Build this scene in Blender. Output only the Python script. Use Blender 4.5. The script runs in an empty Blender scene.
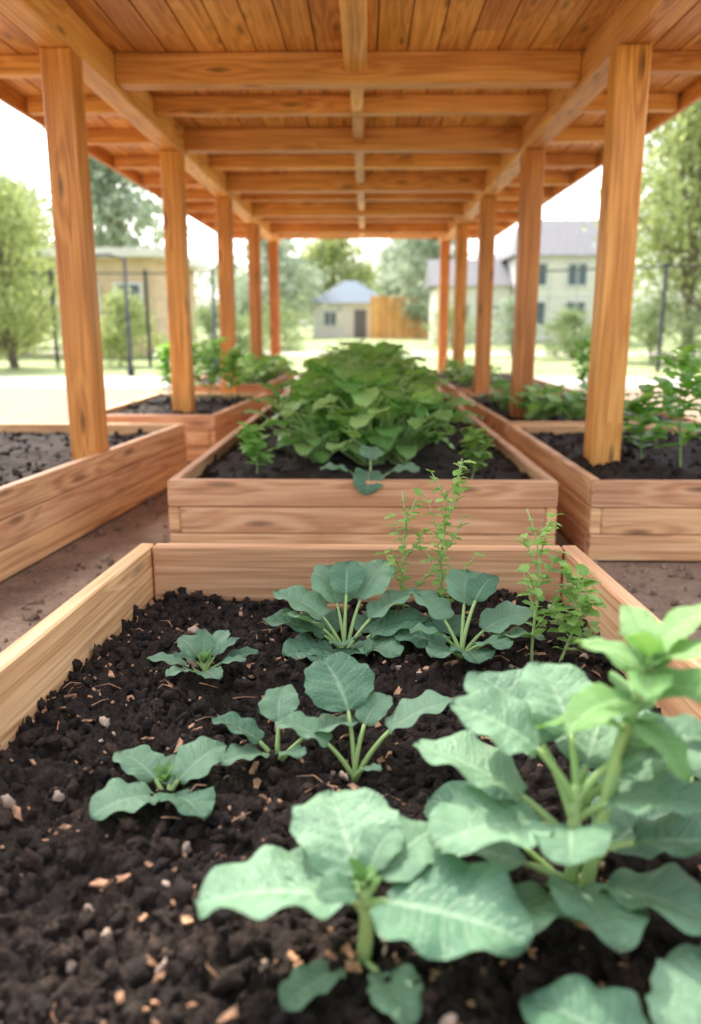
import bpy, math, random
import numpy as np
from mathutils import Vector, Matrix, Euler, noise as mn
R = random.Random(7)
scene = bpy.context.scene
COL = scene.collection

# ------------------------------------------------------------------ helpers
class MB:
    def __init__(s): s.v=[]; s.f=[]; s.uv=[]; s.m=[]
    def add(s, vs, fs, uvs=None, mat=0):
        o=len(s.v); s.v.extend(vs)
        for i,f in enumerate(fs):
            s.f.append(tuple(k+o for k in f)); s.m.append(mat)
            s.uv.extend(uvs[i] if uvs else [(0,0)]*len(f))
    def mesh(s,name,mats,smooth=False):
        me=bpy.data.meshes.new(name)
        me.from_pydata([tuple(v) for v in s.v],[],s.f)
        for m in mats: me.materials.append(m)
        uvl=me.uv_layers.new(name="UVMap")
        uvl.data.foreach_set("uv", np.array(s.uv,dtype=np.float32).ravel())
        me.polygons.foreach_set("material_index", s.m)
        if smooth: me.polygons.foreach_set("use_smooth",[True]*len(s.f))
        me.update(); return me
    def obj(s,name,mats,smooth=False,parent=None,loc=None):
        o=bpy.data.objects.new(name,s.mesh(name,mats,smooth)); COL.objects.link(o)
        if parent: o.parent=parent
        if loc: o.location=loc
        return o

def empty(name):
    o=bpy.data.objects.new(name,None); COL.objects.link(o); return o

def box(mb, c, size, rz=0.0, bev=0.004, mat=0, rx=0.0):
    """chamfered board, uv in metres with u along the length"""
    h=[x/2 for x in size]; b=min(bev,min(h)*0.45)
    L=size.index(max(size)); P=[a for a in range(3) if a!=L]
    ou,ov=R.uniform(0,50),R.uniform(0,50)
    vs=[];idx={}
    for sx in(-1,1):
        for sy in(-1,1):
            for sz in(-1,1):
                s=(sx,sy,sz)
                for a in range(3):
                    p=[s[k]*(h[k] if k==a else h[k]-b) for k in range(3)]
                    idx[(s,a)]=len(vs); vs.append(p)
    fs=[]
    for a in range(3):
        o1,o2=[k for k in range(3) if k!=a]
        for sg in(-1,1):
            q=[]
            for (i,j) in((-1,-1),(1,-1),(1,1),(-1,1)):
                t=[0,0,0]; t[a]=sg;t[o1]=i;t[o2]=j
                q.append(idx[(tuple(t),a)])
            fs.append(q)
    for a in range(3):
        for c2 in range(a+1,3):
            e=3-a-c2
            for s1 in(-1,1):
                for s2 in(-1,1):
                    t=[0,0,0];t[a]=s1;t[c2]=s2
                    lo=list(t);lo[e]=-1;hi=list(t);hi[e]=1
                    lo=tuple(lo);hi=tuple(hi)
                    fs.append([idx[(lo,a)],idx[(hi,a)],idx[(hi,c2)],idx[(lo,c2)]])
    for sx in(-1,1):
        for sy in(-1,1):
            for sz in(-1,1):
                s=(sx,sy,sz); fs.append([idx[(s,0)],idx[(s,1)],idx[(s,2)]])
    out=[];uvs=[]
    for f in fs:
        p=[Vector(vs[i]) for i in f]
        n=(p[1]-p[0]).cross(p[2]-p[0])
        cen=sum(p,Vector())/len(p)
        if n.dot(cen)<0: f=f[::-1]; n=-n; p=p[::-1]
        ax=max(range(3),key=lambda k:abs(n[k]))
        if ax==L: uv=[(q[P[0]]*.3+ou,q[P[1]]+ov) for q in p]
        else:
            w=P[0] if ax==P[1] else P[1]
            uv=[(q[L]+ou,q[w]+ov+ax*0.37) for q in p]
        out.append(f);uvs.append(uv)
    M=Matrix.Translation(c)@Matrix.Rotation(rz,4,'Z')@Matrix.Rotation(rx,4,'X')
    mb.add([M@Vector(v) for v in vs],out,uvs,mat)

def tube(mb, pts, rads, n=6, mat=0):
    pts=[Vector(p) for p in pts]; vs=[];fs=[];uv=[]
    for i,p in enumerate(pts):
        d=(pts[min(i+1,len(pts)-1)]-pts[max(i-1,0)])
        if d.length<1e-9: d=Vector((0,0,1))
        d.normalize()
        a=d.cross(Vector((0.3,1,0.1)) if abs(d.y)<.9 else Vector((1,0,0))).normalized(); b=d.cross(a)
        for k in range(n):
            t=2*math.pi*k/n
            vs.append(p+(a*math.cos(t)+b*math.sin(t))*rads[i])
    for i in range(len(pts)-1):
        for k in range(n):
            k2=(k+1)%n
            fs.append((i*n+k,i*n+k2,(i+1)*n+k2,(i+1)*n+k))
            uv.append([(0,0.5)]*4)
    fs.append(tuple(range((len(pts)-1)*n,len(pts)*n))); uv.append([(0,.5)]*n)
    mb.add(vs,fs,uv,mat)

# ------------------------------------------------------------------ materials
def newmat(name):
    m=bpy.data.materials.new(name); m.use_nodes=True
    nt=m.node_tree; b=nt.nodes["Principled BSDF"]; return m,nt,b
def N(nt,t,**k):
    n=nt.nodes.new(t)
    for a,v in k.items(): setattr(n,a,v)
    return n
def math_(nt,op,a,b=None,c=None,clamp=False):
    n=nt.nodes.new("ShaderNodeMath"); n.operation=op; n.use_clamp=clamp
    for i,x in enumerate((a,b,c)):
        if x is None: continue
        if isinstance(x,(int,float)): n.inputs[i].default_value=x
        else: nt.links.new(x,n.inputs[i])
    return n.outputs[0]
def ramp(nt,fac,stops):
    n=nt.nodes.new("ShaderNodeValToRGB"); cr=n.color_ramp
    while len(cr.elements)<len(stops): cr.elements.new(0.5)
    for e,(p,c) in zip(cr.elements,stops): e.position=p; e.color=(*c,1)
    nt.links.new(fac,n.inputs[0]); return n.outputs[0]
def mix(nt,fac,a,b,mode='MIX'):
    n=nt.nodes.new("ShaderNodeMix"); n.data_type='RGBA'; n.blend_type=mode
    for i,x in ((0,fac),(6,a),(7,b)):
        if isinstance(x,(int,float)): n.inputs[i].default_value=x
        elif isinstance(x,tuple): n.inputs[i].default_value=(*x,1)
        else: nt.links.new(x,n.inputs[i])
    return n.outputs[2]

def wood(name,c_dark,c_mid,c_light,rough=0.55,knot=1.0,grain=1.0):
    m,nt,b=newmat(name); L=nt.links.new
    tc=N(nt,"ShaderNodeTexCoord"); uv=tc.outputs["UV"]
    geo=N(nt,"ShaderNodeNewGeometry"); rnd=geo.outputs["Random Per Island"]
    mk=N(nt,"ShaderNodeMapping"); mk.inputs["Scale"].default_value=(1.9,8,1); L(uv,mk.inputs[0])
    vk=N(nt,"ShaderNodeTexVoronoi"); vk.voronoi_dimensions='2D'; vk.inputs["Scale"].default_value=1.0; L(mk.outputs[0],vk.inputs["Vector"])
    kd=vk.outputs["Distance"]
    sep=N(nt,"ShaderNodeSeparateColor"); L(vk.outputs["Color"],sep.inputs[0])
    has=math_(nt,'GREATER_THAN',sep.outputs[0],0.55)
    kn=math_(nt,'MULTIPLY',math_(nt,'SUBTRACT',1.0,math_(nt,'DIVIDE',kd,0.13),clamp=True),has)
    kn=math_(nt,'POWER',kn,.6)
    kfar=math_(nt,'MULTIPLY',math_(nt,'SUBTRACT',1.0,math_(nt,'DIVIDE',kd,0.5),clamp=True),has)
    mg=N(nt,"ShaderNodeMapping"); mg.inputs["Scale"].default_value=(0.45,11,1); L(uv,mg.inputs[0])
    n1=N(nt,"ShaderNodeTexNoise"); n1.noise_dimensions='2D'; n1.inputs["Scale"].default_value=1.0; n1.inputs["Detail"].default_value=2; n1.inputs["Distortion"].default_value=.25
    L(mg.outputs[0],n1.inputs["Vector"])
    rings=math_(nt,'SINE',math_(nt,'ADD',math_(nt,'MULTIPLY',n1.outputs[0],30.0),math_(nt,'MULTIPLY',kfar,9.0)))
    rings=math_(nt,'MULTIPLY_ADD',rings,.5,.5)
    mf=N(nt,"ShaderNodeMapping"); mf.inputs["Scale"].default_value=(2.5,110,1); L(uv,mf.inputs[0])
    n2=N(nt,"ShaderNodeTexNoise"); n2.noise_dimensions='2D'; n2.inputs["Scale"].default_value=1.0; n2.inputs["Detail"].default_value=2
    L(mf.outputs[0],n2.inputs["Vector"])
    g=math_(nt,'ADD',math_(nt,'MULTIPLY',rings,.19*grain),math_(nt,'MULTIPLY',n2.outputs[0],.46))
    g=math_(nt,'ADD',g,math_(nt,'MULTIPLY',n1.outputs[0],.40))
    col=ramp(nt,g,[(.32,c_light),(.53,c_mid),(.78,c_dark)])
    col=mix(nt,math_(nt,'MULTIPLY',kn,.85*knot),col,tuple(x*.22 for x in c_dark))
    nb=N(nt,"ShaderNodeTexNoise"); nb.inputs["Scale"].default_value=2.6; nb.inputs["Detail"].default_value=3
    L(tc.outputs["Object"],nb.inputs["Vector"])
    val=math_(nt,'ADD',math_(nt,'MULTIPLY_ADD',rnd,.34,.62),math_(nt,'MULTIPLY',nb.outputs[0],.46))
    hs=N(nt,"ShaderNodeHueSaturation"); L(col,hs.inputs["Color"]); L(val,hs.inputs["Value"])
    L(math_(nt,'MULTIPLY_ADD',rnd,.016,.492),hs.inputs["Hue"])
    L(hs.outputs[0],b.inputs["Base Color"])
    b.inputs["Roughness"].default_value=rough
    bp=N(nt,"ShaderNodeBump"); bp.inputs["Strength"].default_value=.45; bp.inputs["Distance"].default_value=.002
    L(n2.outputs[0],bp.inputs["Height"]); L(bp.outputs[0],b.inputs["Normal"])
    return m

M_post=wood("timber_post",(.34,.10,.018),(.60,.225,.047),(.75,.335,.092),.45)
M_roof=wood("timber_ceiling",(.45,.16,.036),(.71,.32,.085),(.84,.44,.15),.5,.9)
M_bed =wood("timber_bed",(.40,.175,.075),(.70,.375,.18),(.84,.53,.29),.6,.8)

def leafmat(name,dark,light,vein,transl=.25,nveins=7.0,rough=.45,veinamt=.55,bump=True):
    m,nt,b=newmat(name); L=nt.links.new
    tc=N(nt,"ShaderNodeTexCoord"); sp=N(nt,"ShaderNodeSeparateXYZ"); L(tc.outputs["UV"],sp.inputs[0])
    s=math_(nt,'ABSOLUTE',math_(nt,'MULTIPLY_ADD',sp.outputs[0],2.0,-1.0)); t=sp.outputs[1]
    ph=math_(nt,'MULTIPLY',math_(nt,'SUBTRACT',t,math_(nt,'MULTIPLY',s,.22)),nveins)
    fr=math_(nt,'FRACT',ph)
    d=math_(nt,'SUBTRACT',.5,math_(nt,'ABSOLUTE',math_(nt,'SUBTRACT',fr,.5)))
    lat=math_(nt,'SUBTRACT',1.0,math_(nt,'DIVIDE',d,.12),clamp=True)
    lat=math_(nt,'MULTIPLY',lat,math_(nt,'SUBTRACT',1.0,math_(nt,'MULTIPLY',s,.8)))
    mid=math_(nt,'SUBTRACT',1.0,math_(nt,'DIVIDE',s,math_(nt,'MULTIPLY_ADD',t,-.08,.13)),clamp=True)
    v=math_(nt,'MAXIMUM',math_(nt,'MULTIPLY',lat,.7),mid)
    geo=N(nt,"ShaderNodeNewGeometry")
    nz=N(nt,"ShaderNodeTexNoise"); nz.inputs["Scale"].default_value=14; nz.inputs["Detail"].default_value=2
    L(tc.outputs["Object"],nz.inputs["Vector"])
    f=math_(nt,'ADD',math_(nt,'MULTIPLY',nz.outputs[0],.7),math_(nt,'MULTIPLY_ADD',geo.outputs["Random Per Island"],.7,-.2))
    col=ramp(nt,f,[(.2,dark),(.75,light)])
    col=mix(nt,math_(nt,'MULTIPLY',v,veinamt),col,vein)
    L(col,b.inputs["Base Color"]); b.inputs["Roughness"].default_value=rough
    if bump:
        vo=N(nt,"ShaderNodeTexVoronoi",feature='DISTANCE_TO_EDGE'); vo.voronoi_dimensions='2D'; vo.inputs["Scale"].default_value=22
        L(tc.outputs["UV"],vo.inputs["Vector"])
        hgt=math_(nt,'SUBTRACT',math_(nt,'MULTIPLY',math_(nt,'MINIMUM',vo.outputs["Distance"],.3),1.4),v)
        bp=N(nt,"ShaderNodeBump"); bp.inputs["Strength"].default_value=.8; bp.inputs["Distance"].default_value=.003
        L(hgt,bp.inputs["Height"]); L(bp.outputs[0],b.inputs["Normal"])
    tr=N(nt,"ShaderNodeBsdfTranslucent"); 
    L(mix(nt,1.0,col,(1.0,1.15,.55),'MULTIPLY'),tr.inputs[0])
    ms=N(nt,"ShaderNodeMixShader"); ms.inputs[0].default_value=transl
    L(b.outputs[0],ms.inputs[1]); L(tr.outputs[0],ms.inputs[2])
    L(ms.outputs[0],nt.nodes["Material Output"].inputs[0])
    return m
M_leaf=leafmat("seedling_leaf",(.085,.205,.115),(.225,.39,.235),(.46,.62,.43))
M_leafy=leafmat("young_leaf",(.17,.37,.10),(.32,.53,.21),(.45,.65,.36))
M_stem=leafmat("green_stem",(.26,.42,.12),(.38,.52,.20),(.4,.55,.2),.1,bump=False)
M_leaf2=leafmat("row_leaf",(.13,.33,.07),(.40,.61,.20),(.55,.72,.38),.35,bump=False)
M_light=leafmat("light_herb_leaf",(.24,.46,.10),(.42,.66,.22),(.5,.7,.34),.5,bump=False)
M_herb=leafmat("herb_leaf",(.20,.38,.07),(.36,.54,.15),(.4,.55,.2),.35,bump=False)

def plain(name,c,rough=.8,var=.15,scale=6.0,bump=0.0,det=3):
    m,nt,b=newmat(name); L=nt.links.new
    tc=N(nt,"ShaderNodeTexCoord"); nz=N(nt,"ShaderNodeTexNoise"); nz.inputs["Scale"].default_value=scale; nz.inputs["Detail"].default_value=det
    L(tc.outputs["Object"],nz.inputs["Vector"])
    a=tuple(x*(1-var*2) for x in c); d=tuple(min(1,x*(1+var*2)) for x in c)
    L(ramp(nt,nz.outputs[0],[(.3,a),(.7,d)]),b.inputs["Base Color"]); b.inputs["Roughness"].default_value=rough
    if bump:
        bp=N(nt,"ShaderNodeBump"); bp.inputs["Strength"].default_value=.8; bp.inputs["Distance"].default_value=bump
        L(nz.outputs[0],bp.inputs["Height"]); L(bp.outputs[0],b.inputs["Normal"])
    return m

def soilmat(name,a,bc,c,sc=1.0,island=0.0):
    m,nt,b=newmat(name); L=nt.links.new
    tc=N(nt,"ShaderNodeTexCoord"); geo=N(nt,"ShaderNodeNewGeometry")
    n1=N(nt,"ShaderNodeTexNoise"); n1.inputs["Scale"].default_value=9*sc; n1.inputs["Detail"].default_value=4; n1.inputs["Roughness"].default_value=.7
    n2=N(nt,"ShaderNodeTexNoise"); n2.inputs["Scale"].default_value=170*sc; n2.inputs["Detail"].default_value=3; n2.inputs["Roughness"].default_value=.75
    for n in(n1,n2): L(tc.outputs["Object"],n.inputs["Vector"])
    f=math_(nt,'ADD',math_(nt,'MULTIPLY',n1.outputs[0],.5),math_(nt,'MULTIPLY',n2.outputs[0],.5))
    if island: f=math_(nt,'ADD',f,math_(nt,'MULTIPLY_ADD',geo.outputs["Random Per Island"],island,-island*.5))
    L(ramp(nt,f,[(.35,a),(.5,bc),(.7,c)]),b.inputs["Base Color"])
    b.inputs["Roughness"].default_value=.85; b.inputs["Specular IOR Level"].default_value=.35
    bp=N(nt,"ShaderNodeBump"); bp.inputs["Strength"].default_value=1; bp.inputs["Distance"].default_value=.010
    L(n2.outputs[0],bp.inputs["Height"]); L(bp.outputs[0],b.inputs["Normal"])
    return m
M_soil=soilmat("dark_compost",(.009,.0055,.004),(.024,.0145,.010),(.085,.052,.036),1,.18)
M_dirt=soilmat("path_dirt",(.15,.095,.062),(.29,.195,.135),(.46,.34,.25),.4,.12)

# ------------------------------------------------------------------ leaf / plants
def leaf(mb, base, az, pitch, length, width, bend=.55, cup=.28, ruffle=.15, roll=0.0, ns=8, nt_=16, p=.93, q=.52, puck=.045, mat=0, nv=7.0, rr=R):
    fwd=Vector((math.cos(az),math.sin(az),0)); side=Vector((-math.sin(az),math.cos(az),0)); up=Vector((0,0,1))
    pos=Vector(base); vs=[];dl=length/nt_
    ph1,ph2=rr.uniform(0,6),rr.uniform(0,6); sb=rr.uniform(-.3,.3); roll+=rr.uniform(-.25,.25)
    for j in range(nt_+1):
        t=j/nt_; a=pitch-bend*t**1.3
        d=fwd*math.cos(a)+up*math.sin(a)+side*(sb*t)
        d.normalize()
        nrm=(up*math.cos(a)-fwd*math.sin(a))
        sd=(side*math.cos(roll)+nrm*math.sin(roll)); nn=(nrm*math.cos(roll)-side*math.sin(roll))
        if j: pos=pos+d*dl
        w=width*.5*(max(0,math.sin(math.pi*min(1,(t*.985+.015))**p))**q) if t<1 else 0.0005
        w*=1+.03*math.sin(t*37+ph1)+.05*math.sin(t*9+ph2)
        for i in range(ns+1):
            s=i/ns*2-1; A=abs(s)
            z=cup*w*(A**1.4)
            fr=((t-.22*A)*nv)%1.0
            z+=puck*width*math.sin(math.pi*fr)*(1-A**3)*min(1,A*3)
            z+=ruffle*width*.35*math.sin(t*17+ph1+(2.1 if s>0 else 0))*A**2.5
            z-=.35*cup*w*max(0,A-.7)*2
            vs.append(pos+sd*(s*w)+nn*z - d*(A*A*w*.18*(1-t)))
    fs=[];uv=[]
    for j in range(nt_):
        for i in range(ns):
            a=j*(ns+1)+i
            fs.append((a,a+1,a+ns+2,a+ns+1))
            uv.append([(i/ns,j/nt_),((i+1)/ns,j/nt_),((i+1)/ns,(j+1)/nt_),(i/ns,(j+1)/nt_)])
    mb.add(vs,fs,uv,mat)

def pleaf(mb, base, az, pel, plen, llen, lw, lpitch=None, prad=.0045, hi=True, rr=R, **k):
    base=Vector(base); f=Vector((math.cos(az),math.sin(az),0))
    pts=[base.copy()]; a=pel; n=6; p_=base.copy()
    for i in range(n):
        a=pel-(pel*.35)*(i/n)
        p_=p_+(f*math.cos(a)+Vector((0,0,math.sin(a))))*(plen/n); pts.append(p_.copy())
    tube(mb,pts,[prad*(1.25-.5*i/n) for i in range(n+1)],6 if hi else 4,1)
    if lpitch is None: lpitch=a*.75
    leaf(mb,p_,az+rr.uniform(-.12,.12),lpitch,llen,lw,ns=(12 if hi else 4),nt_=(32 if hi else 7),rr=rr,**k)

D=math.radians
def rosette(name,loc,specs,mats=None,crown=True,seed=1,crown_z=0.03,stem=0):
    rr=random.Random(seed); mb=MB()
    if stem: tube(mb,[(0,0,-.01),(0.004,0,stem*.5),(0,0,stem)],[.010,.009,.007],8,1)
    for sp in specs:
        az,pel,plen,ll,lw=sp[:5]; kw=dict(sp[5]) if len(sp)>5 else {}
        b=(rr.uniform(-.004,.004),rr.uniform(-.004,.004),kw.pop('z',0.0))
        pleaf(mb,b,D(az),D(pel),plen,ll,lw,rr=rr,**kw)
    if crown:
        for i in range(8):
            leaf(mb,(0,0,crown_z),i*2.4,D(rr.uniform(50,80)),rr.uniform(.022,.04),.018,bend=.6,mat=2,ns=4,nt_=8,rr=rr)
    return mb.obj(name,mats or [M_leaf,M_stem,M_leafy],True,loc=loc)

def herb(name,loc,h,seed,lean=(0,0),branches=6,ls=.02,dens=10,mats=None,rad=.003):
    rr=random.Random(seed); mb=MB()
    n=10; pts=[];
    for i in range(n+1):
        t=i/n; pts.append(Vector((lean[0]*t*t+.012*math.sin(t*5+seed),lean[1]*t*t+.01*math.cos(t*4),h*t)))
    tube(mb,pts,[rad*(1.2-.8*i/n) for i in range(n+1)],5,1)
    def at(t):
        x=t*n; i=min(n-1,int(x)); return pts[i].lerp(pts[i+1],x-i)
    for k in range(dens):
        t=.2+.8*k/dens
        for sgn in(0,1):
            az=k*2.4+sgn*math.pi+rr.uniform(-.3,.3)
            l=ls*rr.uniform(.7,1.25)*(1.15-.5*t)
            leaf(mb,at(t),az,D(rr.uniform(0,50)),l,l*.7,bend=.6,ns=4,nt_=6,rr=rr,mat=0)
    for k in range(branches):
        t=.25+.65*k/branches; az=k*2.2+rr.uniform(-.4,.4); bl=h*.28*(1.1-t*.6); b=at(t)
        e=D(rr.uniform(35,60)); dd=Vector((math.cos(az)*math.cos(e),math.sin(az)*math.cos(e),math.sin(e)))
        bp=[b+dd*bl*x/4+Vector((0,0,.01*x*x/16)) for x in range(5)]
        tube(mb,bp,[rad*.6*(1-.15*x) for x in range(5)],4,1)
        for x in range(1,5):
            for s2 in (0,1):
                l=ls*rr.uniform(.7,1.2); leaf(mb,bp[x],az+(.9 if s2 else -.9)+rr.uniform(-.3,.3),D(rr.uniform(-5,45)),l,l*.7,bend=.5,ns=4,nt_=6,rr=rr)
    return mb.obj(name,mats or [M_herb,M_stem],True,loc=loc)

RIM=.33; SOIL=.168
def soil_h(x,y,base,amp=1.0):
    v=Vector((x,y,0))
    return base+amp*(.022*mn.noise(v*2.2)+.022*mn.noise(v*7)+.016*abs(mn.noise(v*17+Vector((5,3,1))))+.014*mn.noise(v*38)+.008*mn.noise(v*90)+.004*mn.noise(v*170))

def ico():
    import bmesh
    bm=bmesh.new(); bmesh.ops.create_icosphere(bm,subdivisions=2,radius=1)
    v=[tuple(x.co) for x in bm.verts]; f=[tuple(x.index for x in q.verts) for q in bm.faces]; bm.free(); return v,f
ICO_V,ICO_F=ico()
def clods(mb,quad,n,base,rmin,rmax,amp=1,seed=3,mat=0,flat=.75,sink=.2,bias=2.2,rough=.5):
    rr=random.Random(seed)
    for _ in range(n):
        u,v=rr.random(),rr.random()
        a=Vector(quad[0]).lerp(Vector(quad[1]),u); b=Vector(quad[3]).lerp(Vector(quad[2]),u); p=a.lerp(b,v)
        r=rmin+(rmax-rmin)*rr.random()**bias
        off=rr.uniform(0,99)
        M=Euler((rr.uniform(0,6),rr.uniform(0,6),rr.uniform(0,6))).to_matrix()
        z=soil_h(p.x,p.y,base,amp)+r*(flat-sink)*.5
        sc=(rr.uniform(.6,1.5),rr.uniform(.6,1.2),rr.uniform(.45,.9))
        vs=[]
        o1=Vector((off,0,0))
        for q in ICO_V:
            Q=Vector(q)
            k=1+.8*mn.noise(Q*1.3+o1)+rough*mn.noise(Q*3.3+o1)
            w=M@Vector((q[0]*sc[0]*k*r,q[1]*sc[1]*k*r,q[2]*sc[2]*k*r))
            vs.append((p.x+w.x,p.y+w.y,z+w.z))
        mb.add(vs,ICO_F,None,mat)

def bed(quad,rim,soil,step,rows=3,ncl=0,th=.045,amp=1.0,cl=(.004,.018),base_z=0.0,bias=2.2):
    root=empty("raised_garden_bed")
    mb=MB(); hrow=(rim-base_z)/rows
    q=[Vector((a,b)) for a,b in quad]
    cen=sum(q,Vector((0,0)))/4
    for k in range(rows):
        zc=base_z+hrow*(k+.5)
        for i in range(4):
            a,b=q[i],q[(i+1)%4]; d=(b-a); Ln=d.length; d.normalize()
            n=Vector((-d.y,d.x)); 
            if n.dot(cen-a)<0: n=-n
            lap = 0 if (i%2==(k%2)) else th
            c=(a+b)/2+n*th/2
            if Ln>4:
                s=a+d*(lap+.001); e=b-d*(lap+.001); m=s.lerp(e,.5+.08*(k-1))
                for s1,e1 in((s,m-d*.0015),(m+d*.0015,e)):
                    cc=(s1+e1)/2+n*th/2
                    box(mb,(cc.x,cc.y,zc),((e1-s1).length,th*R.uniform(.95,1.0),hrow-.003),math.atan2(d.y,d.x),.005)
            else:
                box(mb,(c.x,c.y,zc),(Ln-2*lap-.002,th*R.uniform(.95,1.0),hrow-.003),math.atan2(d.y,d.x),.005)
    o=mb.obj("planks",[M_bed],False,parent=root)
    inn=[a+(cen-a).normalized()*th*.8 for a in q]
    mb=MB()
    nx=max(4,int((inn[1]-inn[0]).length/step)); ny=max(4,int((inn[3]-inn[0]).length/step))
    vs=[]
    for j in range(ny+1):
        v=j/ny; a=inn[0].lerp(inn[3],v); b=inn[1].lerp(inn[2],v)
        for i in range(nx+1):
            p=a.lerp(b,i/nx); vs.append((p.x,p.y,soil_h(p.x,p.y,soil,amp)))
    fs=[(j*(nx+1)+i,j*(nx+1)+i+1,(j+1)*(nx+1)+i+1,(j+1)*(nx+1)+i) for j in range(ny) for i in range(nx)]
    mb.add(vs,fs)
    if ncl: clods(mb,[tuple(p)+(0,) for p in inn],ncl,soil,cl[0],cl[1],amp,seed=int(ncl),bias=bias)
    mb.obj("garden_soil",[M_soil],True,parent=root)
    return root

B1=[(-.775,.12),(.70,.12),(.595,2.18),(-.64,2.18)]
bed(B1,RIM,SOIL,.005,2,10000,.045,1.5,(.0015,.018),bias=3.6)
bed([(-.79,3.11),(.765,3.11),(.70,11.2),(-.72,11.2)],RIM,.275,.03,3,1400,cl=(.004,.024),amp=1.0)
bed([(-2.7,1.7),(-1.47,1.7),(-1.11,4.92),(-2.7,4.92)],RIM+.01,.28,.025,3,1100,cl=(.004,.022),amp=1.0)
bed([(-1.95,5.47),(-1.03,5.47),(-.88,7.3),(-1.9,7.3)],RIM,.29,.04,3,300,cl=(.006,.024))
bed([(-1.95,8.1),(-.98,8.1),(-.92,10.6),(-1.9,10.6)],RIM+.02,.3,.05,3)
bed([(.90,3.12),(2.5,3.12),(2.5,5.0),(.89,5.0)],RIM,.28,.025,3,900,cl=(.004,.022),amp=1.0)
bed([(.89,5.12),(2.2,5.12),(2.1,7.4),(.83,7.4)],RIM,.29,.04,3,300,cl=(.006,.024))
bed([(.86,7.9),(2.0,7.9),(2.0,10.6),(.82,10.6)],RIM,.29,.05,3)

M_chip=plain("bark_chip",(.42,.22,.12),.8,.34,60); M_peb=plain("pebble",(.40,.29,.22),.8,.25,30)
mb=MB(); rr=random.Random(11)
for _ in range(900):
    v=rr.random(); x=rr.uniform(-.68,.58); y=.25+1.85*v
    z=soil_h(x,y,SOIL,1.5)+.006; s=.003+.010*rr.random()**2.8
    M=Matrix.Translation((x,y,z))@Euler((rr.uniform(-.8,.8),rr.uniform(-.8,.8),rr.uniform(0,6))).to_matrix().to_4x4()
    k=[M@Vector((s*a*rr.uniform(.5,1.3),s*b*.6*rr.uniform(.4,1.3),c*.002)) for a,b,c in((-1,-1,-1),(1,-.7,-1),(1.1,1,-1),(-.8,1,-1),(-1,-1,1),(1,-.7,1),(1.1,1,1),(-.8,1,1))]
    mb.add(k,[(0,3,2,1),(4,5,6,7),(0,1,5,4),(1,2,6,5),(2,3,7,6),(3,0,4,7)])
mb.obj("bark_chip_mulch",[M_chip])
mb=MB(); clods(mb,[(-.7,.2,0),(.62,.2,0),(.55,2.1,0),(-.58,2.1,0)],130,SOIL+.004,.003,.014,1.5,seed=5,flat=.9,rough=.2)
mb.obj("pebbles",[M_peb],True)
mb=MB()
for _ in range(90):
    x=rr.uniform(-.66,.56); y=rr.uniform(.4,2.1); a=rr.uniform(0,6.28); l=rr.uniform(.015,.06); z=soil_h(x,y,SOIL,1.5)+.010
    tube(mb,[(x,y,z),(x+math.cos(a)*l*.5,y+math.sin(a)*l*.5,z+.006),(x+math.cos(a+.3)*l,y+math.sin(a+.3)*l,z+.001)],[.0012,.0011,.0006],5)
mb.obj("twig_litter",[M_chip],True)

# ------------------------------------------------------------------ pergola
root=empty("timber_pergola")
LX,RX=-1.33,1.13; PZ=2.084; CX=(LX+RX)/2
PY=[3.81,5.86,7.9,9.95,12.0]
mb=MB()
for y in PY:
    for x in(LX,RX):
        box(mb,(x,y,PZ/2-.02),(.14,.14,PZ+.04),0,.007)
mb.obj("posts",[M_post],parent=root)
Y0,Y1=2.6,12.35
mb=MB()
for x in(LX,RX):
    ys=[Y0,5.86,9.95,Y1]
    for a,b in zip(ys[:-1],ys[1:]):
        box(mb,(x,(a+b)/2,PZ+.002+.085),(.13,b-a-.003,.17),0,.005)
mb.obj("side_beams",[M_roof],parent=root)
JY=[2.75,3.4,4.45,5.2,6.02,6.9]+[7.75+.85*i for i in range(6)]
mb=MB()
for i,y in enumerate(JY):
    hh=.10 if i%2 else .145; w=.085 if i%2 else .12
    box(mb,(CX,y,2.257-hh/2),(RX-LX-.132,w,hh),0,.005)
    for x0,x1 in((LX-.70,LX-.067),(RX+.067,RX+.70)):
        box(mb,((x0+x1)/2,y,2.257-.045),(x1-x0-.002,.07,.09),0,.004)
mb.obj("cross_joists",[M_roof],parent=root)
mb=MB()
for i,(a,b) in enumerate(zip(JY[:-1],JY[1:])):
    box(mb,(-.055,(a+b)/2,2.257-.05),(.11 if i<2 else .07,b-a-.125,.098),0,.004)
mb.obj("ridge_blocking",[M_roof],parent=root)
mb=MB(); x=LX-.72; 
while x<RX+.70:
    w=.150; y=Y0+R.uniform(-1.2,0); 
    while y<Y1:
        l=R.uniform(2.2,3.6); a=max(y,Y0); b=min(y+l,Y1)
        if b-a>.05: box(mb,(x+w/2,(a+b)/2,2.271+R.uniform(-.002,.002)),(w-.007,b-a-.005,.022),0,.003)
        y+=l
    x+=w
mb.obj("ceiling_boards",[M_roof],parent=root)
mb=MB()
for x in(LX-.735,RX+.735):
    box(mb,(x,(Y0+Y1)/2,2.235),(.03,Y1-Y0+.06,.14),0,.004)
for y in(Y0-.018,Y1+.018): box(mb,(CX,y,2.235),(RX-LX+1.43,.03,.14),0,.004)
mb.obj("fascia_boards",[M_post],parent=root)
M_felt=plain("roof_felt",(.12,.11,.10),.9,.1,8)
mb=MB(); box(mb,(CX,(Y0+Y1)/2,2.32),(RX-LX+1.56,Y1-Y0+.12,.025),0,.003)
mb.obj("roof_covering",[M_felt],parent=root)

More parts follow.
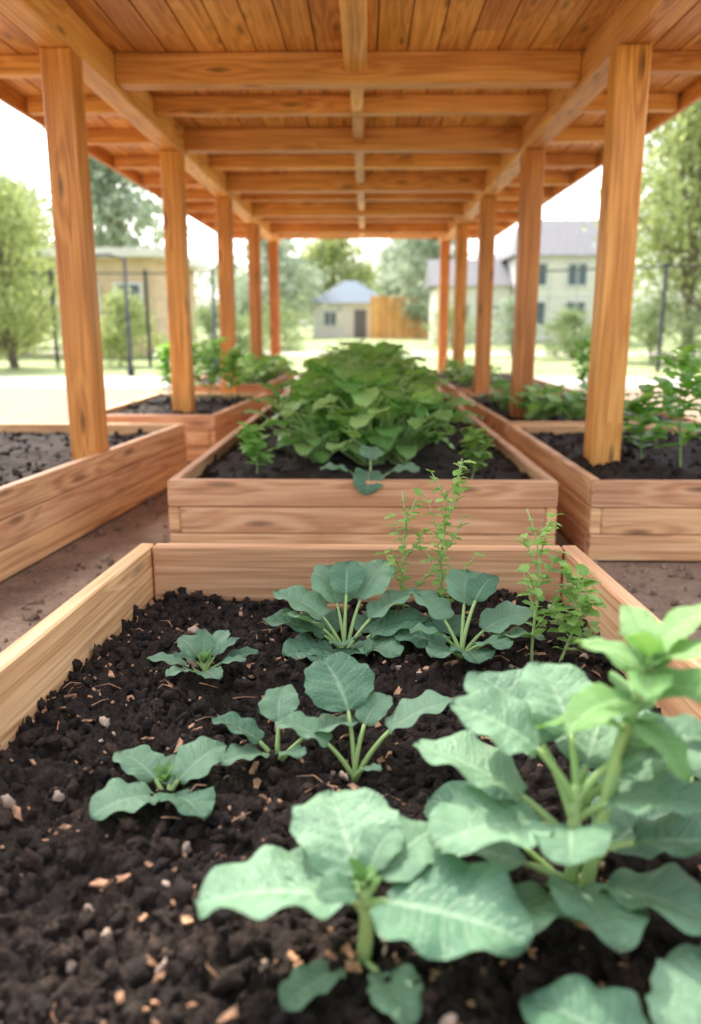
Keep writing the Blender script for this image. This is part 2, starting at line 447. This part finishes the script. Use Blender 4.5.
# ------------------------------------------------------------------ front-bed seedlings
def S(x,y,dz=0): return (x,y,soil_h(x,y,SOIL,1.5)-.002+dz)
rosette("cabbage_seedling",S(-.345,1.60),[(a,e,.045,l,l*.62,{'prad':.0028,'bend':.4}) for a,e,l in((10,45,.08),(70,62,.08),(130,52,.08),(185,40,.085),(235,42,.075),(290,38,.08),(335,48,.07),(100,75,.07),(220,70,.06),(30,68,.07))],seed=2)
rosette("broad_leaf_seedling",S(-.325,1.17),[(-42,38,.03,.105,.09,{}),(222,38,.03,.11,.092,{}),(40,58,.035,.10,.085,{}),(140,52,.035,.09,.072,{}),(85,72,.02,.06,.045,{})],seed=3)
rosette("broad_leaf_seedling",S(-.15,1.26),[(165,58,.05,.095,.08,{}),(20,48,.06,.10,.08,{}),(90,70,.07,.08,.07,{}),(215,45,.04,.085,.068,{}),(-60,60,.045,.06,.045,{})],seed=4,crown=False)
rosette("broad_leaf_seedling",S(-.015,1.24),[(105,74,.12,.13,.12,{}),(10,66,.11,.125,.10,{}),(172,64,.085,.10,.085,{}),(60,80,.10,.07,.055,{}),(-60,64,.05,.045,.03,{})],seed=5,crown=False)
rosette("leafy_vegetable_plant",S(-.045,1.78),[(175,50,.075,.15,.11,{}),(150,62,.11,.14,.11,{}),(110,70,.13,.14,.12,{}),(60,72,.14,.15,.125,{}),(25,60,.11,.15,.11,{}),(0,50,.08,.15,.11,{}),(-35,42,.05,.13,.105,{}),(215,38,.04,.13,.11,{}),(250,42,.04,.11,.09,{}),(85,80,.15,.11,.09,{}),(195,64,.09,.11,.085,{}),(-70,52,.04,.10,.085,{}),(130,45,.07,.12,.1,{}),(40,48,.07,.12,.1,{}),(270,62,.06,.08,.065,{})],seed=6,crown=False)
rosette("leafy_vegetable_plant",S(.225,1.72),[(170,44,.05,.125,.10,{}),(130,62,.10,.12,.10,{}),(80,72,.13,.12,.10,{}),(20,55,.085,.13,.10,{}),(-10,44,.075,.13,.10,{}),(-80,46,.05,.11,.095,{}),(200,60,.07,.10,.08,{}),(-45,52,.07,.10,.085,{}),(50,78,.14,.09,.07,{}),(110,48,.06,.11,.09,{}),(235,50,.04,.10,.085,{})],seed=7,crown=False)
herb("sprouting_herb",S(.19,1.86),.45,21,(.03,.02),9,.028,18,rad=.004)
herb("sprouting_herb",S(.11,1.93),.37,22,(-.03,.02),7,.026,13,rad=.0035)
herb("sprouting_herb",S(.385,1.66),.36,23,(-.04,.03),7,.028,12,rad=.0035)
herb("sprouting_herb",S(.44,1.64),.24,24,(.02,.0),8,.036,9,rad=.0035)
big=[(180,28,.06,.17,.14,.06),(155,42,.08,.16,.13,.12),(120,58,.09,.15,.12,.16),(200,36,.05,.16,.13,.13),(60,54,.08,.14,.11,.14),(25,40,.08,.16,.125,.15),(-15,30,.08,.17,.135,.10),(-45,36,.06,.16,.125,.05),(-85,46,.05,.13,.11,.05),(228,38,.06,.14,.12,.04),(95,74,.09,.12,.10,.17),(0,60,.08,.12,.10,.18),(165,62,.08,.12,.10,.18),(255,50,.05,.11,.095,.13),(40,24,.08,.16,.12,.05),(140,28,.07,.16,.12,.05),(-40,52,.06,.12,.10,.15)]
rosette("broad_leaf_vegetable",S(.265,.90),[s[:5]+({'prad':.0055,'z':s[5]},) for s in big],seed=8,crown=False,stem=.20)
mb=MB(); rr8=random.Random(81)
st=[Vector((0,0,0)),Vector((.015,0,.12)),Vector((.035,.005,.24)),Vector((.06,.01,.34)),Vector((.07,.01,.375))]
tube(mb,st,[.010,.009,.008,.007,.004],8,1)
for i in range(14):
    t=.55+.45*i/14; x=t*4; k=min(3,int(x)); p=st[k].lerp(st[k+1],x-k)
    l=.125*(1.15-.6*t)*rr8.uniform(.85,1.15)
    leaf(mb,p,i*2.4+.3,D(5+60*((i/14)**1.5)),l*1.25,l*.62,bend=.7,mat=0,ns=8,nt_=18,rr=rr8,p=.8,q=.62)
mb.obj("flowering_stalk_plant",[M_leafy,M_stem],True,loc=S(.275,.885))
rosette("broad_leaf_vegetable",S(.0,.80),[(192,28,.03,.165,.15,{'prad':.006,'z':.08}),(102,54,.025,.135,.13,{'prad':.006,'z':.08}),(-26,28,.03,.165,.15,{'prad':.006,'z':.08}),(38,46,.03,.10,.08,{'z':.085}),(148,42,.03,.09,.075,{'z':.07}),(72,66,.03,.065,.05,{'z':.085}),(205,58,.02,.055,.045,{'z':.085}),(225,25,.04,.08,.06,{'z':.0}),(-60,25,.04,.08,.06,{'z':.0})],seed=9,crown_z=.10,stem=.10)
rosette("broad_leaf_vegetable",S(.31,.61),[(140,34,.05,.13,.11,{'z':.01}),(60,42,.05,.13,.11,{'z':.01}),(10,30,.05,.14,.11,{}),(-50,30,.04,.12,.1,{}),(200,34,.03,.10,.08,{})],seed=10,crown=False)
rosette("broad_leaf_seedling",S(.50,1.12),[(150,40,.06,.12,.1,{}),(60,50,.08,.11,.09,{}),(200,35,.06,.11,.09,{}),(0,42,.07,.11,.09,{}),(100,65,.08,.09,.075,{})],seed=12)

# ------------------------------------------------------------------ planting in the other beds
def bushy(seed,h=.5,rad=.3,n=44,ls=.15,mats=None):
    rr=random.Random(seed); mb=MB()
    for i in range(n):
        az=rr.uniform(0,6.283); e=D(rr.uniform(35,86)); L=h*rr.uniform(.45,1.0)
        s=ls*rr.uniform(.65,1.15)
        pleaf(mb,(rr.uniform(-.04,.04),rr.uniform(-.04,.04),0),az,e,L*.9,s,s*.85,lpitch=D(rr.uniform(-15,55)),prad=.005,hi=False,rr=rr,bend=.7,cup=.2,ruffle=.2)
    return mb.mesh("bushy_leaf_mesh_%d"%seed,mats or [M_leaf2,M_stem],True)
var=[bushy(s) for s in(31,32,33,34)]
def inst(name,me,loc,sc=1,rz=0):
    o=bpy.data.objects.new(name,me); COL.objects.link(o); o.location=loc; o.scale=(sc,sc,sc); o.rotation_euler=(0,0,rz); return o
rr=random.Random(55); y=3.76; k=0
while y<10.9:
    for x in(-.17,.02,.17):
        inst("leafy_green_plant",var[k%4],(x+rr.uniform(-.05,.05)-.02,y+rr.uniform(-.1,.1),.26),rr.uniform(.78,1.12)*(1.14 if x==.02 else .86),rr.uniform(0,6)); k+=1
    y+=.42
rosette("broad_leaf_seedling",(.02,3.28,.28),[(-92,42,.12,.13,.13,{'bend':1.3,'lpitch':-.1}),(200,40,.10,.13,.11,{}),(-20,40,.10,.13,.11,{}),(90,60,.12,.12,.10,{})],mats=[M_leaf,M_stem,M_leafy],seed=13)
herb("sprouting_herb",(.45,3.35,.27),.24,25,(.03,0),8,.055,9)
herb("sprouting_herb",(-.50,3.55,.27),.22,26,(0,0),8,.055,9,mats=[M_light,M_stem])
herb("leafy_herb_plant",(1.46,3.70,.27),.56,27,(-.04,0),9,.10,9,rad=.005,mats=[M_light,M_stem])
herb("leafy_herb_plant",(1.36,3.9,.27),.36,28,(-.05,0),7,.09,7,rad=.004,mats=[M_light,M_stem])
herb("leafy_herb_plant",(1.66,3.6,.27),.40,29,(.05,0),8,.10,7,rad=.004,mats=[M_light,M_stem])
low=[bushy(s,.26,.2,34,.10) for s in(41,42)]
for i,(x,y) in enumerate([(1.2,5.5),(1.4,5.4),(1.6,5.5),(1.3,5.8),(1.1,6.3),(1.3,6.9),(1.1,8.4),(1.3,9.0),(1.05,9.6),(1.2,10.2)]):
    inst("leafy_herb_clump",low[i%2],(x,y,.28),1.0,i)
for i,(x,y,s) in enumerate([(-1.25,8.5,1),(-1.1,9.1,1.2),(-1.4,9.0,1.1),(-1.15,9.8,1.3),(-1.5,9.9,1.2),(-1.25,10.3,1.3),(-2.25,3.6,.8)]):
    inst("leafy_herb_clump",low[i%2],(x,y,.29),s,i*1.3)
for i,(x,y,h) in enumerate([(-1.35,7.0,.55),(-1.55,7.05,.5),(-1.2,7.1,.45),(1.75,6.6,.6),(-1.7,6.9,.5)]):
    herb("leafy_herb_plant",(x,y,.28),h,60+i,(.03,.02),10,.09,12,rad=.005,mats=[M_light,M_stem])

# ------------------------------------------------------------------ ground
def sheet(name,x0,x1,y0,y1,z,mat):
    mb=MB(); mb.add([(x0,y0,z),(x1,y0,z),(x1,y1,z),(x0,y1,z)],[(0,1,2,3)]); return mb.obj(name,[mat])
M_lawn=plain("dry_lawn",(.24,.29,.11),.95,.25,1.6,.01)
M_path=plain("pale_concrete",(.44,.40,.36),.85,.08,3)
sheet("ground",-400,400,-60,700,-.012,M_lawn)
sheet("dirt_yard",-7,7,-4,12.4,-.006,M_dirt)
sheet("garden_path",-30,30,12.4,15.0,-.002,M_path)
sheet("garden_path",-30,30,26,29,-.004,M_path)
mb=MB()
clods(mb,[(-1.6,.3,0),(-.8,.3,0),(-.8,8,0),(-1.1,8,0)],500,-.004,.005,.022,.3,seed=71)
clods(mb,[(.75,1.2,0),(2.6,1.2,0),(2.6,3.1,0),(.75,3.1,0)],700,-.004,.005,.022,.3,seed=72)
mb.obj("dirt_clods",[M_dirt],True)

# ------------------------------------------------------------------ trees
def foliage_mat(name,dark,light,tr=.3):
    m,nt,b=newmat(name); L=nt.links.new
    geo=N(nt,"ShaderNodeNewGeometry")
    col=ramp(nt,geo.outputs["Random Per Island"],[(.0,dark),(1,light)])
    L(col,b.inputs["Base Color"]); b.inputs["Roughness"].default_value=.6
    t=N(nt,"ShaderNodeBsdfTranslucent"); L(col,t.inputs[0])
    ms=N(nt,"ShaderNodeMixShader"); ms.inputs[0].default_value=tr
    L(b.outputs[0],ms.inputs[1]); L(t.outputs[0],ms.inputs[2]); L(ms.outputs[0],nt.nodes["Material Output"].inputs[0])
    return m
F_pale=foliage_mat("foliage_yellow_green",(.24,.30,.09),(.52,.58,.24),.45)  # these background greens are lightened, distance haze painted into the leaf colour
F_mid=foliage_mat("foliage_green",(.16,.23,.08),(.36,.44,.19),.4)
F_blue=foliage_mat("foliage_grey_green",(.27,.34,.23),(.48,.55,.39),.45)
M_bark=plain("bark",(.16,.125,.095),.9,.25,12)

def treemesh(seed,H,W,fol,trunk=.3,leafs=5200,ls=.16,clusters=60,tr=None):
    rr=random.Random(seed); mb=MB()
    tr=tr or H*.022
    top=Vector((rr.uniform(-.3,.3),rr.uniform(-.3,.3),H*.8))
    pts=[Vector((0,0,-.1)).lerp(top,i/7)+Vector((rr.uniform(-.06,.06),rr.uniform(-.06,.06),0)) for i in range(8)]
    tube(mb,pts,[tr*(1.25-.95*i/7) for i in range(8)],8,0)
    cl=[]
    for i in range(clusters):
        z=trunk+(1-trunk)*rr.random()**.8; 
        prof=math.sin(math.pi*min(1,max(.06,(z-trunk)/(1-trunk)))**.75)**.6
        a=rr.uniform(0,6.28); r=W/2*prof*rr.random()**.45
        c=Vector((math.cos(a)*r,math.sin(a)*r,z*H)); cl.append(c)
        if i%2==0:
            s=min(6,max(1,int(7*(z-.18)))); b=pts[s]
            m=b.lerp(c,.5)+Vector((0,0,-.04*H*rr.random()))
            tube(mb,[b,m,c],[tr*.42,tr*.25,tr*.08],5,0)
    vs=[];fs=[]
    per=leafs//clusters
    for c in cl:
        cr=W*rr.uniform(.07,.16)
        for _ in range(per):
            p=c+Vector((rr.gauss(0,1),rr.gauss(0,1),rr.gauss(0,.7)))*cr
            s=ls*rr.uniform(.5,1.2); u=Vector((rr.gauss(0,1),rr.gauss(0,1),rr.gauss(0,1))).normalized()
            w=u.orthogonal().normalized()
            o=len(vs); vs+= [p-u*s*.5,p+w*s*.3,p+u*s*.5,p-w*s*.3]; fs.append((o,o+1,o+2,o+3))
    mb.add(vs,fs,None,1)
    return mb.mesh("tree_mesh_%d"%seed,[M_bark,fol],False)
def tree(name,seed,x,y,H,W,fol,**k):
    o=bpy.data.objects.new(name,treemesh(seed,H,W,fol,**k)); COL.objects.link(o); o.location=(x,y,0); return o
tree("garden_tree",101,-7.9,18,3.8,2.6,F_pale,trunk=.1,leafs=8000,ls=.13)
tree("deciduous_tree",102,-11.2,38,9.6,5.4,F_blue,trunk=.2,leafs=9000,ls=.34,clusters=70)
tree("deciduous_tree",103,-15.5,36,6.8,5.0,F_mid,trunk=.15,leafs=6000,ls=.26)
tree("deciduous_tree",104,-11.8,27,4.6,3.8,F_pale,trunk=.1,leafs=8000,ls=.22)
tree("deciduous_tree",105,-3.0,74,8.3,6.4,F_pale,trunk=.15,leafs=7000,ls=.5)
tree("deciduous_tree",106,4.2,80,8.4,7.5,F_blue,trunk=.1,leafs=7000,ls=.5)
tree("deciduous_tree",107,8.6,22,7.4,5.0,F_pale,trunk=.24,leafs=12000,ls=.21,clusters=80,tr=.15)
tree("deciduous_tree",108,11.5,27,9.0,6.0,F_mid,trunk=.2,leafs=10000,ls=.26,clusters=80)
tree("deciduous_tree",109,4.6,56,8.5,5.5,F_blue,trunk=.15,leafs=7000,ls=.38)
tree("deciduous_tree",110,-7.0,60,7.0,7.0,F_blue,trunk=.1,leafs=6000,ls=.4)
mb=MB(); rr=random.Random(9); vs=[];fs=[]
for i in range(420):
    x=rr.uniform(-90,90); y=rr.uniform(100,112); h=rr.uniform(1,7.5)
    cr=rr.uniform(.8,1.8)
    for _ in range(34):
        p=Vector((x+rr.gauss(0,cr),y+rr.gauss(0,cr),max(.2,h+rr.gauss(0,cr*.6)))); s=rr.uniform(.5,1.0)
        u=Vector((rr.gauss(0,1),rr.gauss(0,1),rr.gauss(0,1))).normalized(); w=u.orthogonal().normalized()
        o=len(vs); vs+=[p-u*s*.5,p+w*s*.35,p+u*s*.5,p-w*s*.35]; fs.append((o,o+1,o+2,o+3))
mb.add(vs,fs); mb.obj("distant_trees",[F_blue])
def shrub(seed,x,y,H,W,fol):
    tree("shrub",seed,x,y,H,W,fol,trunk=.02,leafs=3000,ls=.11,clusters=34,tr=.03)
shrub(201,7.0,20,1.5,1.9,F_mid); shrub(202,6.0,24,1.2,1.7,F_mid); shrub(203,8.6,19.5,1.4,2.0,F_mid)
shrub(204,4.6,26,1.6,1.4,F_blue); shrub(205,-5.6,19,1.5,1.5,F_pale); shrub(206,-3.6,20,1.3,1.6,F_mid); shrub(207,-8.6,14.3,1.7,1.5,F_pale)
shrub(208,3.6,34,1.6,2.2,F_mid); shrub(209,-3.2,30,1.5,2.6,F_mid)

# ------------------------------------------------------------------ buildings
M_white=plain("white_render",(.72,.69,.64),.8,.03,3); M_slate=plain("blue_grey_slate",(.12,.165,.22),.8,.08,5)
M_tan=plain("tan_render",(.62,.45,.30),.85,.05,3); M_grey=plain("grey_roof",(.15,.15,.165),.8,.08,5)
M_frame=plain("window_frame",(.75,.75,.75),.5,.02,3)
mg,nt,b=newmat("window_glass"); b.inputs["Base Color"].default_value=(.12,.15,.18,1); b.inputs["Roughness"].default_value=.12
M_glass=mg
M_fence=wood("fence_timber",(.50,.19,.05),(.76,.34,.10),(.84,.44,.16),.7)
def window(mb,x,y,z,w,h):
    box(mb,(x,y,z),(w,.06,h),0,.01,1)
    for dx in(-w/2,w/2,0): box(mb,(x+dx,y-.04,z),(.07,.08,h+.07),0,.008,0)
    for dz in(-h/2,h/2): box(mb,(x,y-.05,z+dz),(w+.12,.1,.07),0,.008,0)
def gable(mb,x0,x1,y0,y1,z0,h,ov=.35,hip=0.0,axis='x',mat=0):
    x0-=ov;x1+=ov;y0-=ov;y1+=ov
    if axis=='x': a,b_=(x0+hip,(y0+y1)/2,z0+h),(x1-hip,(y0+y1)/2,z0+h); fs=[(0,1,5,4),(2,3,4,5),(0,4,3),(1,2,5),(0,3,2,1)]
    else: a,b_=((x0+x1)/2,y0+hip,z0+h),((x0+x1)/2,y1-hip,z0+h); fs=[(1,2,5,4),(3,0,4,5),(0,1,4),(2,3,5),(0,3,2,1)]
    mb.add([(x0,y0,z0),(x1,y0,z0),(x1,y1,z0),(x0,y1,z0),a,b_],fs,None,mat)
def house(name,x0,x1,y0,y1,h,wall,roofm,roofh,hip,axis,wins,door=None,flat=False):
    r=empty(name)
    mb=MB(); box(mb,((x0+x1)/2,(y0+y1)/2,h/2),(x1-x0,y1-y0,h),0,.01); mb.obj("walls",[wall],parent=r)
    mb=MB()
    if flat: box(mb,((x0+x1)/2,(y0+y1)/2,h+.13),(x1-x0+.9,y1-y0+.9,.25),0,.01)
    else: gable(mb,x0,x1,y0,y1,h+.003,roofh,.35,hip,axis)
    mb.obj("roof",[roofm],parent=r)
    mb=MB()
    for w in wins: window(mb,w[0],y0-.02,w[1],w[2],w[3])
    mb.obj("windows",[M_frame,M_glass],parent=r)
    if door:
        mb=MB(); box(mb,(door,y0-.03,1.02),(.9,.07,2.04),0,.01)
        box(mb,(door,y0-.08,1.0),(.6,.04,1.5),0,.02); mb.obj("door",[M_grey],parent=r)
    return r
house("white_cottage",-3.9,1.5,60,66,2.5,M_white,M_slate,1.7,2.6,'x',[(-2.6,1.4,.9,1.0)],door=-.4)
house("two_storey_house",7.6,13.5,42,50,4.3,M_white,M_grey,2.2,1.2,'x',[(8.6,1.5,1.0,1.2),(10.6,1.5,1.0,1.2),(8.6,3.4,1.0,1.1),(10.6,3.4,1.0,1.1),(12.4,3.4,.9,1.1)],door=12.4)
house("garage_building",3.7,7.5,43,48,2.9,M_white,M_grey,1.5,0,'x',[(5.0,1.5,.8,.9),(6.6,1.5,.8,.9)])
house("flat_roof_bungalow",-9.4,-6.4,25,31,2.9,M_tan,M_white,0,0,'x',[(-8.6,1.6,1.0,1.1),(-7.2,1.6,.8,1.1)],flat=True)
r=empty("timber_fence"); mb=MB(); x=.4
while x<7.4:
    box(mb,(x,57,1.45),(.17,.025,2.9),0,.004); x+=.18
for z in(.5,1.4,2.5): box(mb,(3.9,57.06,z),(7.1,.06,.09),0,.004)
mb.obj("palings",[M_fence],parent=r)
M_metal=plain("dark_metal",(.035,.035,.04),.45,.1,8)
M_lampglass=plain("lamp_diffuser",(.7,.7,.66),.3,.02,3)
def wire_fence(pts,h=2.1):
    mb=MB()
    for i,(x,y) in enumerate(pts):
        box(mb,(x,y,h/2),(.07,.07,h),0,.006)
        box(mb,(x,y,h+.01),(.09,.09,.02),0,.004)
        if i:
            a=Vector(pts[i-1]);b_=Vector((x,y)); c=(a+b_)/2; d=b_-a; ang=math.atan2(d.y,d.x)
            box(mb,(c.x,c.y,h-.05),(d.length-.072,.035,.035),ang,.004)
            box(mb,(c.x,c.y,.18),(d.length-.072,.03,.03),ang,.004)
            n=int(d.length/.5)
            for z in(.6,1.05,1.5): box(mb,(c.x,c.y,z),(d.length-.072,.006,.006),ang,.001)
            for k in range(1,n):
                p=a.lerp(b_,k/n); box(mb,(p.x,p.y,h/2+.05),(.006,.006,h-.3),ang,.001)
    mb.obj("metal_fence",[M_metal])
wire_fence([(-12,18.2),(-9.5,18.3),(-7,18.35),(-4.9,18.4),(-2.95,18.4)])
wire_fence([(3.4,18),(5.9,16.5),(8.4,15.5),(11,14.6)])
def lamp(x,y,h,sgn):
    r=empty("street_lamp"); mb=MB()
    tube(mb,[(x,y,-.02),(x,y,.12),(x,y,.14),(x,y,h)],[.07,.07,.04,.03],10,0)
    tube(mb,[(x,y,h-.04),(x+sgn*.14,y,h+.02),(x+sgn*.34,y,h+.03)],[.02,.018,.016],8,0)
    mb.obj("pole",[M_metal],True,parent=r)
    mb=MB(); box(mb,(x+sgn*.36,y,h+.03),(.30,.13,.05),0,.015,0); box(mb,(x+sgn*.36,y,h-.005),(.22,.09,.016),0,.004,1)
    mb.obj("lantern",[M_metal,M_lampglass],parent=r)
lamp(-4.45,15.3,2.15,-1); lamp(-2.95,15.9,2.0,1)

# ------------------------------------------------------------------ light
EL,AZ=D(50),D(-24)
sd=Vector((math.sin(AZ)*math.cos(EL),math.cos(AZ)*math.cos(EL),math.sin(EL)))
sun=bpy.data.lights.new("sun","SUN"); sun.energy=5; sun.angle=D(.53); sun.color=(1,.92,.79)
so=bpy.data.objects.new("sun",sun); COL.objects.link(so); so.rotation_euler=sd.to_track_quat('Z','Y').to_euler()
w=bpy.data.worlds.new("World"); scene.world=w; w.use_nodes=True; nt=w.node_tree
sky=nt.nodes.new("ShaderNodeTexSky"); sky.sky_type='NISHITA'; sky.sun_disc=False
sky.sun_elevation=EL; sky.sun_rotation=AZ; sky.air_density=.9; sky.dust_density=4.5; sky.ozone_density=.4
hs=nt.nodes.new("ShaderNodeHueSaturation"); hs.inputs["Saturation"].default_value=.4
nt.links.new(sky.outputs[0],hs.inputs["Color"])
bg=nt.nodes["Background"]; nt.links.new(hs.outputs[0],bg.inputs[0]); bg.inputs[1].default_value=.60

# ------------------------------------------------------------------ camera
cam=bpy.data.cameras.new("camera"); co=bpy.data.objects.new("camera",cam); COL.objects.link(co)
co.location=(0,0,.93); co.rotation_euler=(D(90-13.16),0,D(1.07))
cam.sensor_fit='VERTICAL'; cam.sensor_height=36; cam.lens=28.1; cam.clip_end=2000; cam.clip_start=.02
cam.dof.use_dof=True; cam.dof.focus_distance=1.8; cam.dof.aperture_fstop=2.0
scene.camera=co
scene.view_settings.view_transform='Standard'; scene.view_settings.look='None'; scene.view_settings.exposure=0
print("VERTS",sum(len(m.vertices) for m in bpy.data.meshes))
